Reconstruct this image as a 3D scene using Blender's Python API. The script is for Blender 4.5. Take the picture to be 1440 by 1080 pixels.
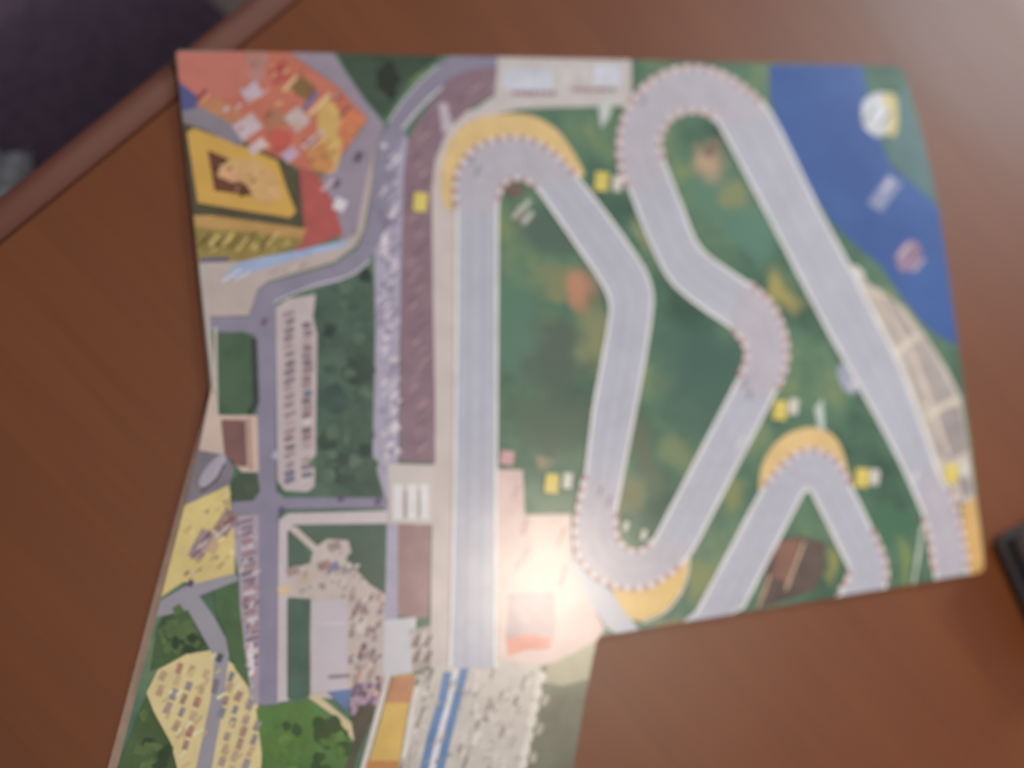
import bpy, bmesh, math, random
from mathutils import Vector, Matrix

random.seed(7)
for o in list(bpy.data.objects):
    bpy.data.objects.remove(o)
scene = bpy.context.scene
COL = scene.collection

# ------------------------------------------------------------------ camera
CAM = Vector((-0.10385, 0.02165, 0.8))
ROT = Matrix(((0.930348, 0.07714, -0.358471),
              (-0.152331, 0.970576, -0.186487),
              (0.333537, 0.228104, 0.914725)))
FPX = 1714.0
cam_d = bpy.data.cameras.new('camera')
cam = bpy.data.objects.new('camera', cam_d)
COL.objects.link(cam)
cam.matrix_world = Matrix.Translation(CAM) @ ROT.to_4x4()
cam_d.sensor_width = 36.0
cam_d.lens = 36.0 * FPX / 1440.0
cam_d.clip_start = 0.01
cam_d.clip_end = 60
cam_d.dof.use_dof = True                 # hand-held phone shot, focused in front of the board
cam_d.dof.focus_distance = 0.66
cam_d.dof.aperture_fstop = 2.3
scene.camera = cam

# ------------------------------------------------------------------ exposure
vs = scene.view_settings
vs.view_transform = 'Standard'
vs.look = 'None'
vs.exposure = 0.1
vs.gamma = 1.0
vs.use_curve_mapping = False

# ------------------------------------------------------------------ room light
world = bpy.data.worlds.new('World')
scene.world = world
world.use_nodes = True
bgn = world.node_tree.nodes['Background']
bgn.inputs[0].default_value = (0.85, 0.85, 0.92, 1)
bgn.inputs[1].default_value = 0.32


def unproject(px, py, z=0.0):
    d = ROT @ Vector(((px - 720) / FPX, -(py - 540) / FPX, -1.0))
    t = (z - CAM.z) / d.z
    return CAM + d * t


def mirror_dir(px, py):
    d = (unproject(px, py) - CAM).normalized()
    return Vector((d.x, d.y, -d.z))


LP = unproject(760, 826)
lamp_pos = LP + mirror_dir(760, 826) * 0.95
ld = bpy.data.lights.new('ceiling_lamp', 'POINT')
ld.energy = 15.5
ld.color = (1.0, 0.85, 0.70)
ld.shadow_soft_size = 0.045
lo = bpy.data.objects.new('ceiling_lamp', ld)
COL.objects.link(lo)
lo.location = lamp_pos

WP = unproject(1640, -130)
wdir = mirror_dir(1640, -130)
win_pos = WP + wdir * 2.6
wd = bpy.data.lights.new('window_light', 'AREA')
wd.shape = 'RECTANGLE'
wd.size = 0.8
wd.size_y = 0.7
wd.energy = 50
wd.color = (0.80, 0.93, 1.0)
wo = bpy.data.objects.new('window_light', wd)
COL.objects.link(wo)
wo.location = win_pos
wo.rotation_euler = (WP - win_pos).to_track_quat('-Z', 'Y').to_euler()

# ------------------------------------------------------------------ helpers
GAIN = 0.80


def lin(c, gain=GAIN):
    r = []
    for v in c:
        v = v / 255.0
        l = v / 12.92 if v <= 0.04045 else ((v + 0.055) / 1.055) ** 2.4
        r.append(min(l / gain, 0.86))
    return (*r, 1)


def new_mat(name):
    m = bpy.data.materials.new(name)
    m.use_nodes = True
    nt = m.node_tree
    b = nt.nodes['Principled BSDF']
    return m, nt, b


MATS = {}


def print_mat(c, vary=0.14, scale=55.0, alt=None):
    """ink on a coated card: mottled colour, satin varnish with a faint ripple"""
    key = (c, vary, scale, alt)
    if key in MATS:
        return MATS[key]
    m, nt, b = new_mat('ink_%d_%d_%d' % c)
    N, L = nt.nodes, nt.links
    tc = N.new('ShaderNodeTexCoord')
    n1 = N.new('ShaderNodeTexNoise')
    n1.inputs['Scale'].default_value = scale
    n1.inputs['Detail'].default_value = 5
    n1.inputs['Roughness'].default_value = 0.62
    L.new(tc.outputs['Object'], n1.inputs['Vector'])
    rp = N.new('ShaderNodeValToRGB')
    def soft(k):                      # ink greyed to paint in the milky veil of glare over the board
        g = sum(k) / 3
        return tuple(v + (g - v) * 0.13 for v in k)
    base = lin(soft(c))
    a2 = lin(soft(alt)) if alt else base
    lo_ = tuple(v * (1 - vary) for v in base[:3]) + (1,)
    hi_ = tuple(min(v * (1 + vary), 0.9) for v in a2[:3]) + (1,)
    rp.color_ramp.elements[0].position = 0.32
    rp.color_ramp.elements[0].color = lo_
    rp.color_ramp.elements[1].position = 0.68
    rp.color_ramp.elements[1].color = hi_
    L.new(n1.outputs['Fac'], rp.inputs['Fac'])
    L.new(rp.outputs['Color'], b.inputs['Base Color'])
    n2 = N.new('ShaderNodeTexNoise')
    n2.inputs['Scale'].default_value = 14
    n2.inputs['Detail'].default_value = 3
    L.new(tc.outputs['Object'], n2.inputs['Vector'])
    bp = N.new('ShaderNodeBump')
    bp.inputs['Strength'].default_value = 0.12
    bp.inputs['Distance'].default_value = 0.004
    L.new(n2.outputs['Fac'], bp.inputs['Height'])
    L.new(bp.outputs['Normal'], b.inputs['Normal'])
    b.inputs['Roughness'].default_value = 0.27
    b.inputs['Specular IOR Level'].default_value = 0.38
    MATS[key] = m
    return m


PATCHES = ((985, 530, 70, 85, (66, 94, 86)), (1190, 470, 30, 40, (68, 94, 82)), (780, 600, 75, 50, (82, 98, 84)),
           (770, 500, 50, 55, (82, 94, 84)), (1180, 700, 34, 50, (72, 104, 84)), (1250, 740, 34, 44, (72, 106, 84)),
           (1270, 620, 26, 46, (76, 108, 90)), (900, 640, 22, 60, (94, 102, 84)), (770, 330, 50, 36, (80, 98, 88)),
           (720, 450, 26, 90, (88, 118, 102)), (1000, 270, 40, 40, (90, 122, 104)), (1050, 330, 40, 40, (88, 122, 108)),
           (880, 700, 16, 36, (112, 116, 86)), (1100, 410, 22, 34, (156, 146, 88)), (838, 480, 34, 44, (126, 130, 96)),
           (1030, 268, 20, 22, (126, 132, 96)), (785, 400, 34, 20, (124, 126, 94)), (1025, 700, 18, 30, (124, 130, 88)),
           (960, 640, 22, 26, (112, 124, 92)), (985, 815, 20, 40, (124, 130, 88)), (1168, 800, 12, 28, (138, 136, 82)),
           (1265, 790, 12, 30, (114, 132, 86)), (900, 330, 12, 34, (126, 136, 104)), (1060, 620, 26, 16, (112, 130, 98)),
           (940, 875, 26, 10, (136, 122, 84)), (820, 410, 24, 34, (176, 128, 104)), (992, 222, 28, 26, (176, 148, 124)),
           (992, 205, 10, 10, (112, 96, 84)), (760, 655, 22, 14, (140, 132, 108)), (735, 316, 12, 8, (142, 116, 92)))


def grass_mat():
    m, nt, b = new_mat('ink_grass')
    N, L = nt.nodes, nt.links
    tc = N.new('ShaderNodeTexCoord')
    n1 = N.new('ShaderNodeTexNoise')
    n1.inputs['Scale'].default_value = 15
    n1.inputs['Detail'].default_value = 4
    n1.inputs['Roughness'].default_value = 0.55
    L.new(tc.outputs['Object'], n1.inputs['Vector'])
    rp = N.new('ShaderNodeValToRGB')
    e = rp.color_ramp.elements
    e[0].position = 0.30
    e[0].color = lin((58, 82, 70))
    e[1].position = 0.72
    e[1].color = lin((122, 134, 94))
    k = e.new(0.48)
    k.color = lin((80, 109, 90))
    k = e.new(0.60)
    k.color = lin((94, 120, 96))
    L.new(n1.outputs['Fac'], rp.inputs['Fac'])
    n3 = N.new('ShaderNodeTexNoise')
    n3.inputs['Scale'].default_value = 120
    n3.inputs['Detail'].default_value = 5
    L.new(tc.outputs['Object'], n3.inputs['Vector'])
    mx = N.new('ShaderNodeMix')
    mx.data_type = 'RGBA'
    mx.blend_type = 'OVERLAY'
    mx.inputs[0].default_value = 0.12
    L.new(rp.outputs['Color'], mx.inputs[6])
    L.new(n3.outputs['Fac'], mx.inputs[7])
    # thickets, scrub and bare earth printed with soft, ragged outlines
    wn = N.new('ShaderNodeTexNoise')
    wn.inputs['Scale'].default_value = 26
    wn.inputs['Detail'].default_value = 4
    L.new(tc.outputs['Object'], wn.inputs['Vector'])
    ws = N.new('ShaderNodeVectorMath')
    ws.operation = 'MULTIPLY_ADD'
    ws.inputs[1].default_value = (0.05, 0.05, 0)
    L.new(wn.outputs['Color'], ws.inputs[0])
    L.new(tc.outputs['Object'], ws.inputs[2])
    prev = mx.outputs[2]
    for (px, py, rx, ry, c) in PATCHES:
        ctr = unproject(px, py)
        sx = (unproject(px + rx, py) - unproject(px - rx, py)).length / 2
        sy = (unproject(px, py + ry) - unproject(px, py - ry)).length / 2
        mp = N.new('ShaderNodeVectorMath')
        mp.operation = 'SUBTRACT'
        mp.inputs[1].default_value = (ctr.x + 0.025, ctr.y + 0.025, 0)
        L.new(ws.outputs[0], mp.inputs[0])
        sc_ = N.new('ShaderNodeVectorMath')
        sc_.operation = 'MULTIPLY'
        sc_.inputs[1].default_value = (1 / sx, 1 / sy, 0)
        L.new(mp.outputs[0], sc_.inputs[0])
        ln = N.new('ShaderNodeVectorMath')
        ln.operation = 'LENGTH'
        L.new(sc_.outputs[0], ln.inputs[0])
        mr = N.new('ShaderNodeMapRange')
        mr.interpolation_type = 'SMOOTHSTEP'
        mr.inputs['From Min'].default_value = 1.35
        mr.inputs['From Max'].default_value = 0.45
        mr.inputs['To Max'].default_value = 0.9
        L.new(ln.outputs['Value'], mr.inputs['Value'])
        m2 = N.new('ShaderNodeMix')
        m2.data_type = 'RGBA'
        L.new(mr.outputs['Result'], m2.inputs[0])
        L.new(prev, m2.inputs[6])
        m2.inputs[7].default_value = lin(c)
        prev = m2.outputs[2]
    L.new(prev, b.inputs['Base Color'])
    n2 = N.new('ShaderNodeTexNoise')
    n2.inputs['Scale'].default_value = 14
    n2.inputs['Detail'].default_value = 3
    L.new(tc.outputs['Object'], n2.inputs['Vector'])
    bp = N.new('ShaderNodeBump')
    bp.inputs['Strength'].default_value = 0.12
    bp.inputs['Distance'].default_value = 0.004
    L.new(n2.outputs['Fac'], bp.inputs['Height'])
    L.new(bp.outputs['Normal'], b.inputs['Normal'])
    b.inputs['Roughness'].default_value = 0.27
    b.inputs['Specular IOR Level'].default_value = 0.38
    return m


def wood_mat(name, ang, dark, mid, light, rough=0.40):
    m, nt, b = new_mat(name)
    N, L = nt.nodes, nt.links
    tc = N.new('ShaderNodeTexCoord')
    mp0 = N.new('ShaderNodeMapping')
    mp0.inputs['Rotation'].default_value = (0, 0, -ang)
    L.new(tc.outputs['Object'], mp0.inputs['Vector'])
    mp = N.new('ShaderNodeMapping')
    mp.inputs['Scale'].default_value = (2.2, 42, 20)
    L.new(mp0.outputs['Vector'], mp.inputs['Vector'])
    n1 = N.new('ShaderNodeTexNoise')
    n1.inputs['Scale'].default_value = 1.6
    n1.inputs['Detail'].default_value = 7
    n1.inputs['Roughness'].default_value = 0.6
    n1.inputs['Distortion'].default_value = 0.6
    L.new(mp.outputs['Vector'], n1.inputs['Vector'])
    mpb = N.new('ShaderNodeMapping')
    mpb.inputs['Scale'].default_value = (1.6, 7, 5)
    L.new(mp0.outputs['Vector'], mpb.inputs['Vector'])
    n2 = N.new('ShaderNodeTexNoise')
    n2.inputs['Scale'].default_value = 1.5
    n2.inputs['Detail'].default_value = 3
    L.new(mpb.outputs['Vector'], n2.inputs['Vector'])
    ad = N.new('ShaderNodeMix')
    ad.data_type = 'FLOAT'
    ad.inputs[0].default_value = 0.5
    L.new(n1.outputs['Fac'], ad.inputs[2])
    L.new(n2.outputs['Fac'], ad.inputs[3])
    rp = N.new('ShaderNodeValToRGB')
    e = rp.color_ramp.elements
    e[0].position, e[0].color = 0.30, lin(dark)
    e[1].position, e[1].color = 0.70, lin(light)
    k = e.new(0.5)
    k.color = lin(mid)
    L.new(ad.outputs[0], rp.inputs['Fac'])
    L.new(rp.outputs['Color'], b.inputs['Base Color'])
    mr = N.new('ShaderNodeMapRange')
    mr.inputs['To Min'].default_value = rough - 0.06
    mr.inputs['To Max'].default_value = rough + 0.08
    L.new(n2.outputs['Fac'], mr.inputs['Value'])
    L.new(mr.outputs['Result'], b.inputs['Roughness'])
    bp = N.new('ShaderNodeBump')
    bp.inputs['Strength'].default_value = 0.10
    bp.inputs['Distance'].default_value = 0.001
    L.new(n1.outputs['Fac'], bp.inputs['Height'])
    L.new(bp.outputs['Normal'], b.inputs['Normal'])
    b.inputs['Specular IOR Level'].default_value = 0.55
    return m


def plain_mat(name, c, rough=0.6, scale=40, vary=0.25):
    m, nt, b = new_mat(name)
    N, L = nt.nodes, nt.links
    tc = N.new('ShaderNodeTexCoord')
    n1 = N.new('ShaderNodeTexNoise')
    n1.inputs['Scale'].default_value = scale
    n1.inputs['Detail'].default_value = 4
    L.new(tc.outputs['Object'], n1.inputs['Vector'])
    rp = N.new('ShaderNodeValToRGB')
    b0 = lin(c)
    rp.color_ramp.elements[0].position = 0.3
    rp.color_ramp.elements[0].color = tuple(v * (1 - vary) for v in b0[:3]) + (1,)
    rp.color_ramp.elements[1].position = 0.7
    rp.color_ramp.elements[1].color = tuple(min(.9, v * (1 + vary)) for v in b0[:3]) + (1,)
    L.new(n1.outputs['Fac'], rp.inputs['Fac'])
    L.new(rp.outputs['Color'], b.inputs['Base Color'])
    b.inputs['Roughness'].default_value = rough
    return m


def link_mesh(name, bm, mats, parent=None, smooth=False):
    me = bpy.data.meshes.new(name)
    bm.to_mesh(me)
    bm.free()
    for m in (mats if isinstance(mats, (list, tuple)) else [mats]):
        me.materials.append(m)
    if smooth:
        for p in me.polygons:
            p.use_smooth = True
    o = bpy.data.objects.new(name, me)
    COL.objects.link(o)
    if parent:
        o.parent = parent
    return o


def tag(o, label, cat, group=None):
    o['label'] = label
    o['category'] = cat
    if group:
        o['group'] = group
    return o


def empty(name, loc=(0, 0, 0)):
    e = bpy.data.objects.new(name, None)
    e.empty_display_size = 0.05
    COL.objects.link(e)
    e.location = loc
    return e


def prism(bm, pts, z0, z1):
    """vertical prism over a world-space outline"""
    lo_ = [bm.verts.new((p[0], p[1], z0)) for p in pts]
    hi_ = [bm.verts.new((p[0], p[1], z1)) for p in pts]
    bm.faces.new(hi_)
    bm.faces.new(lo_[::-1])
    n = len(pts)
    for i in range(n):
        bm.faces.new((lo_[i], lo_[(i + 1) % n], hi_[(i + 1) % n], hi_[i]))


# ------------------------------------------------------------------ floor
bm = bmesh.new()
FZ = -0.74
vsq = [bm.verts.new((x, y, FZ)) for x, y in ((-6, -6), (6, -6), (6, 6), (-6, 6))]
bm.faces.new(vsq)
fl = link_mesh('floor', bm, plain_mat('floor_dark', (92, 76, 66), 0.7, 3, 0.3))
fl['kind'] = 'structure'

# ------------------------------------------------------------------ table
eA, eB = unproject(0, 342), unproject(420, 0)
U = (eB - eA).normalized()
V = Vector((U.y, -U.x, 0))
if V.dot(unproject(1300, 900) - eA) < 0:
    V = -V
grain = unproject(900, 1070) - unproject(830, 990)
gang = math.atan2(grain.y, grain.x)
T_ORG = eA - U * 0.75
TL, TW = 1.9, 1.12


def tp(u, v):
    p = T_ORG + U * u + V * v
    return (p.x, p.y)


table = empty('dining_table', (*tp(TL / 2, TW / 2), FZ))
tag(table, 'reddish brown wooden table with a rounded edge under the game board', 'table')
WOOD = wood_mat('table_wood', gang, (96, 48, 15), (103, 53, 16), (110, 59, 18), 0.46)
EDGEW = wood_mat('edge_wood', math.atan2(U.y, U.x), (80, 38, 24), (90, 45, 28), (98, 52, 32), 0.58)


def wparent(o, p):
    o.parent = p
    o.matrix_parent_inverse = Matrix.Translation(p.location).inverted()
    return o


bm = bmesh.new()
quad = [tp(0, 0), tp(TL, 0), tp(TL, TW), tp(0, TW)]
if (Vector(quad[1]) - Vector(quad[0])).cross(Vector(quad[2]) - Vector(quad[1])) < 0:
    quad = quad[::-1]
prism(bm, quad, -0.03, 0.0)
bmesh.ops.bevel(bm, geom=[e for e in bm.edges], offset=0.0012, segments=2, affect='EDGES')
wparent(link_mesh('table_top', bm, WOOD), table)
# rounded moulding along the four sides, a fine groove away from the top
prof = [(0.0008, -0.034), (0.0008, -0.0006), (0.0022, 0.0004), (0.012, 0.0004), (0.019, -0.0015),
        (0.024, -0.006), (0.0265, -0.013), (0.0265, -0.026), (0.022, -0.034)]


def moulding(a, b):
    a, b = Vector(a), Vector(b)
    d = (b - a).normalized()
    cen = Vector(tp(TL / 2, TW / 2))
    nrm = Vector((d.y, -d.x))
    if nrm.dot(a - cen) < 0:
        nrm = -nrm
    bm = bmesh.new()
    rings = []
    for p, s in ((a, -1), (b, 1)):
        rings.append([bm.verts.new((*(p + nrm * q[0] + d * s * q[0]), q[1])) for q in prof])
    n = len(prof)
    for i in range(n):
        bm.faces.new((rings[0][i], rings[0][(i + 1) % n], rings[1][(i + 1) % n], rings[1][i]))
    bm.faces.new(rings[0])
    bm.faces.new(rings[1][::-1])
    bmesh.ops.recalc_face_normals(bm, faces=bm.faces)
    o = link_mesh('edge_moulding', bm, EDGEW, smooth=False)
    for p in o.data.polygons:
        p.use_smooth = len(p.vertices) == 4
    wparent(o, table)


cs = [tp(0, 0), tp(TL, 0), tp(TL, TW), tp(0, TW)]
for i in range(4):
    moulding(cs[i], cs[(i + 1) % 4])
for u, v in ((0.1, 0.1), (TL - 0.1, 0.1), (TL - 0.1, TW - 0.1), (0.1, TW - 0.1)):
    bm = bmesh.new()
    c = Vector((*tp(u, v), 0))
    rings = []
    for z, r in ((FZ, 0.021), (FZ + 0.3, 0.029), (-0.14, 0.034), (-0.03, 0.034)):
        rings.append([bm.verts.new(c + (U * a + V * b_) * r + Vector((0, 0, z))) for a, b_ in ((-1, -1), (1, -1), (1, 1), (-1, 1))])
    for k in range(3):
        for i in range(4):
            bm.faces.new((rings[k][i], rings[k][(i + 1) % 4], rings[k + 1][(i + 1) % 4], rings[k + 1][i]))
    bm.faces.new(rings[0][::-1])
    bm.faces.new(rings[-1])
    bmesh.ops.recalc_face_normals(bm, faces=bm.faces)
    wparent(link_mesh('leg', bm, EDGEW), table)

# ------------------------------------------------------------------ game board
TH = 0.0035
BZ = 0.0004
TOPZ = BZ + TH
LAYER = 0.00012
OUT = [(247, 74), (252, 70), (700, 80), (1100, 89), (1262, 93), (1272, 99), (1297, 190), (1320, 290), (1347, 480),
       (1370, 665), (1385, 792), (1383, 801), (1375, 806), (1110, 850), (846, 894), (838, 900), (822, 985), (806, 1080), (796, 1150),
       (790, 1156), (150, 1168), (143, 1162), (165, 1080), (233, 815), (300, 552), (272, 300)]


def seg_near(p, poly):
    best = None
    for i in range(len(poly)):
        ax, ay = poly[i]
        bx, by = poly[(i + 1) % len(poly)]
        dx, dy = bx - ax, by - ay
        t = max(0, min(1, ((p[0] - ax) * dx + (p[1] - ay) * dy) / (dx * dx + dy * dy)))
        q = (ax + t * dx, ay + t * dy)
        d = math.hypot(q[0] - p[0], q[1] - p[1])
        if best is None or d < best[0]:
            best = (d, q)
    return best[1]


def inside(p, poly):
    r = False
    j = len(poly) - 1
    for i in range(len(poly)):
        xi, yi = poly[i]
        xj, yj = poly[j]
        if (yi > p[1]) != (yj > p[1]) and p[0] < (xj - xi) * (p[1] - yi) / (yj - yi) + xi:
            r = not r
        j = i
    return r


def snap(p):
    return p if inside(p, OUT) else seg_near(p, OUT)


board = empty('game_board', (0, 0, 0))
board.location = (*unproject(720, 540)[:2], BZ)
tag(board, 'L-shaped printed card board showing a grey racing circuit on green land', 'game board')

core = plain_mat('board_core', (186, 160, 138), 0.75, 90, 0.12)
GRASS = grass_mat()
bm = bmesh.new()
top = [bm.verts.new(unproject(px, py, TOPZ)) for px, py in OUT]
bot = []
for px, py in OUT:
    p = unproject(px, py, TOPZ)
    w = 0
    if (px, py) in ((143, 1162), (150, 1168)):
        w = 14
    elif (px, py) == (165, 1080):
        w = 13
    elif (px, py) == (233, 815):
        w = 10
    elif (px, py) == (300, 552):
        w = 4
    q = unproject(px - w, py, TOPZ)
    bot.append(bm.verts.new((q.x, q.y, BZ)))
f0 = bm.faces.new(top)
f1 = bm.faces.new(bot[::-1])
n = len(OUT)
for i in range(n):
    f = bm.faces.new((top[i], bot[i], bot[(i + 1) % n], top[(i + 1) % n]))
    f.material_index = 1
f1.material_index = 1
bmesh.ops.recalc_face_normals(bm, faces=bm.faces)
bmesh.ops.triangulate(bm, faces=[f0, f1])
panel = wparent(link_mesh('card_panel', bm, [GRASS, core]), board)
ROOT = board


def smooth_pts(pts, closed=True, sub=4):
    r = []
    n = len(pts)
    rng = range(n) if closed else range(n - 1)
    for i in rng:
        if closed:
            p0, p1, p2, p3 = pts[i - 1], pts[i], pts[(i + 1) % n], pts[(i + 2) % n]
        else:
            p0, p1, p2, p3 = pts[max(i - 1, 0)], pts[i], pts[i + 1], pts[min(i + 2, n - 1)]
        for k in range(sub):
            t = k / sub
            # centripetal-ish: Catmull-Rom with reduced tension to avoid overshoot
            l12 = math.hypot(p2[0] - p1[0], p2[1] - p1[1]) or 1
            l01 = math.hypot(p1[0] - p0[0], p1[1] - p0[1]) or 1
            l23 = math.hypot(p3[0] - p2[0], p3[1] - p2[1]) or 1
            out = []
            for a in (0, 1):
                m1 = ((p2[a] - p0[a]) / (l01 + l12)) * min(l12, 2 * l01)
                m2 = ((p3[a] - p1[a]) / (l12 + l23)) * min(l12, 2 * l23)
                h = ((2 * t**3 - 3 * t**2 + 1) * p1[a] + (t**3 - 2 * t**2 + t) * m1 +
                     (-2 * t**3 + 3 * t**2) * p2[a] + (t**3 - t**2) * m2)
                out.append(h)
            r.append(tuple(out))
    if not closed:
        r.append(pts[-1])
    return r


def sheet(name, polys, mats, layer, parent=None, spread=0.0):
    """flat print: one or more closed outlines at one ink layer; polys = [(pts, slot)]"""
    zb = TOPZ + LAYER * (layer + random.uniform(0, 0.15))
    bm = bmesh.new()
    fs = []
    for i_, (pts, slot) in enumerate(polys):
        z = zb + LAYER * spread * i_ / len(polys)
        ps = [unproject(*snap(p), z) for p in pts]
        a = sum(ps[i].x * ps[(i + 1) % len(ps)].y - ps[(i + 1) % len(ps)].x * ps[i].y for i in range(len(ps)))
        if a < 0:
            ps = ps[::-1]
        try:
            f = bm.faces.new([bm.verts.new(p) for p in ps])
        except ValueError:
            continue
        f.material_index = slot
        f.normal_update()
        fs.append(f)
    bmesh.ops.triangulate(bm, faces=fs)
    o = link_mesh(name, bm, mats)
    par = parent or ROOT
    o.parent = par
    # every print keeps world coordinates under the board's origin
    if par is ROOT:
        o.matrix_parent_inverse = Matrix.Translation(board.location).inverted()
    return o


def poly(name, pts, c, layer=1, parent=None, smooth=False, vary=0.14, scale=55, alt=None):
    if smooth:
        pts = smooth_pts(pts)
    return sheet(name, [(pts, 0)], print_mat(c, vary, scale, alt), layer, parent)


def rect(cx, cy, w, h, ang=0.0):
    a = math.radians(ang)
    ca, sa = math.cos(a), math.sin(a)
    return [(cx + x * ca - y * sa, cy + x * sa + y * ca) for x, y in
            ((-w / 2, -h / 2), (w / 2, -h / 2), (w / 2, h / 2), (-w / 2, h / 2))]


def blob(cx, cy, rx, ry, n=14, jit=0.12, ang=0):
    a0 = math.radians(ang)
    r = []
    for i in range(n):
        t = 2 * math.pi * i / n
        k = 1 + random.uniform(-jit, jit)
        x, y = rx * k * math.cos(t), ry * k * math.sin(t)
        r.append((cx + x * math.cos(a0) - y * math.sin(a0), cy + x * math.sin(a0) + y * math.cos(a0)))
    return r


def resample(pts, step):
    r = [pts[0]]
    acc = 0
    for i in range(len(pts) - 1):
        a, b = pts[i], pts[i + 1]
        l = math.hypot(b[0] - a[0], b[1] - a[1])
        if l == 0:
            continue
        t = step - acc
        while t <= l:
            r.append((a[0] + (b[0] - a[0]) * t / l, a[1] + (b[1] - a[1]) * t / l))
            t += step
        acc = (acc + l) % step
    return r


def ribbon_quads(pts, w0, w1):
    """offset strip: w0..w1 to the left-hand normal"""
    nn = []
    for i in range(len(pts)):
        a = pts[max(i - 1, 0)]
        b = pts[min(i + 1, len(pts) - 1)]
        dx, dy = b[0] - a[0], b[1] - a[1]
        l = math.hypot(dx, dy) or 1
        nn.append((dy / l, -dx / l))
    q = []
    for i in range(len(pts) - 1):
        p, r, s, t = pts[i], pts[i + 1], nn[i], nn[i + 1]
        q.append([(p[0] + s[0] * w0, p[1] + s[1] * w0), (r[0] + t[0] * w0, r[1] + t[1] * w0),
                  (r[0] + t[0] * w1, r[1] + t[1] * w1), (p[0] + s[0] * w1, p[1] + s[1] * w1)])
    return q


def line(name, pts, w, c, layer, parent=None, smooth=False, step=None):
    if smooth:
        pts = smooth_pts(pts, False)
    if step:
        pts = resample(pts, step)
    q = ribbon_quads(pts, -w / 2, w / 2)
    q = [k for k in q if inside(k[0], OUT) or inside(k[2], OUT)]
    if not q:
        return None
    return sheet(name, [(k, 0) for k in q], print_mat(c), layer, parent)


KERB_A, KERB_B = (170, 130, 130), (204, 196, 196)


def kerb(pts, w0, w1, layer, parent, step=8.5):
    pts = resample(smooth_pts(pts, False, 6), step)
    q = ribbon_quads(pts, w0, w1)
    q = [(k, i % 2) for i, k in enumerate(q) if inside(k[0], OUT) and inside(k[2], OUT)]
    return sheet('kerb', q, [print_mat(KERB_A, .1), print_mat(KERB_B, .06)], layer, parent)


def cars(parent, spots, w, h, ang, layer, palette, jit=1.2):
    for i, (x, y) in enumerate(spots):
        c = random.choice(palette)
        poly('printed_car', rect(x + random.uniform(-jit, jit), y + random.uniform(-jit, jit), w * random.uniform(.85, 1.15),
                                 h * random.uniform(.85, 1.15), ang + random.uniform(-5, 5)), c, layer, parent, vary=.2, scale=300)


# ---- lake
lake = poly('printed_lake', [(1082, 91), (1212, 92), (1219, 122), (1230, 165), (1240, 200), (1254, 234), (1290, 264), (1319, 290),
                             (1334, 385), (1347, 487), (1322, 474), (1297, 455), (1270, 422), (1240, 376), (1205, 345), (1170, 312),
                             (1142, 272), (1112, 210), (1092, 170), (1083, 140)], (54, 82, 148), 2, vary=.07, scale=10, alt=(60, 92, 154))
shore = poly('printed_shallows', [(1276, 258), (1319, 285), (1297, 190), (1272, 120), (1250, 150), (1248, 215)], (84, 112, 112), 1.5, smooth=False, vary=.1)
poly('printed_island', blob(1236, 161, 25, 31, 18, .05), (196, 198, 204), 4, lake, True)
poly('printed_island_beach', [(1240, 135), (1257, 132), (1263, 165), (1258, 192), (1247, 186), (1252, 160)], (196, 182, 120), 5, lake, True)
line('printed_island_path', [(1216, 172), (1232, 146)], 5, (150, 150, 160), 5, lake)
line('printed_island_path', [(1238, 176), (1252, 158)], 4, (120, 110, 98), 6, lake)
poly('printed_boat', rect(1244, 272, 24, 50, 36), (126, 134, 168), 4, lake)
line('printed_boat_deck', [(1242, 268), (1254, 250)], 5, (186, 186, 200), 5, lake)
poly('printed_boat', blob(1278, 360, 17, 23, 14, .06, 25), (142, 116, 140), 4, lake, True)
line('printed_boat_deck', [(1262, 362), (1280, 342)], 5, (188, 170, 184), 5, lake)
line('printed_boat_deck', [(1284, 382), (1300, 364)], 4, (178, 160, 178), 5, lake)

# ---- buildings beside the lake
stand = poly('printed_grandstand', [(1192, 372), (1206, 374), (1222, 400), (1238, 408), (1270, 432), (1300, 470), (1332, 520), (1352, 560), (1364, 640),
                                    (1372, 705), (1350, 708), (1320, 662), (1268, 522), (1222, 427)], (186, 176, 166), 2, vary=.1)
poly('printed_roof', [(1232, 418), (1252, 420), (1285, 468), (1262, 486)], (158, 148, 146), 3, stand)
poly('printed_roof', [(1270, 492), (1300, 476), (1346, 560), (1308, 572), (1292, 560)], (160, 150, 148), 3, stand)
poly('printed_roof', [(1306, 582), (1350, 570), (1362, 632), (1334, 650), (1322, 640)], (150, 140, 140), 3, stand)
poly('printed_roof', [(1345, 668), (1362, 664), (1368, 694), (1354, 702)], (148, 140, 142), 3, stand)
line('printed_stand_wall', [(1232, 406), (1284, 500), (1334, 640)], 6, (204, 188, 174), 4, stand)
line('printed_stand_wall', [(1258, 502), (1288, 470)], 6, (202, 192, 172), 4, stand)
line('printed_stand_wall', [(1300, 590), (1345, 560)], 7, (200, 190, 172), 4, stand)
poly('printed_kiosk', rect(1205, 385, 18, 16, 40), (200, 198, 194), 4, stand)
poly('printed_kiosk', [(1176, 520), (1190, 506), (1212, 545), (1196, 556), (1184, 545)], (150, 156, 176), 2)

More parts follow.
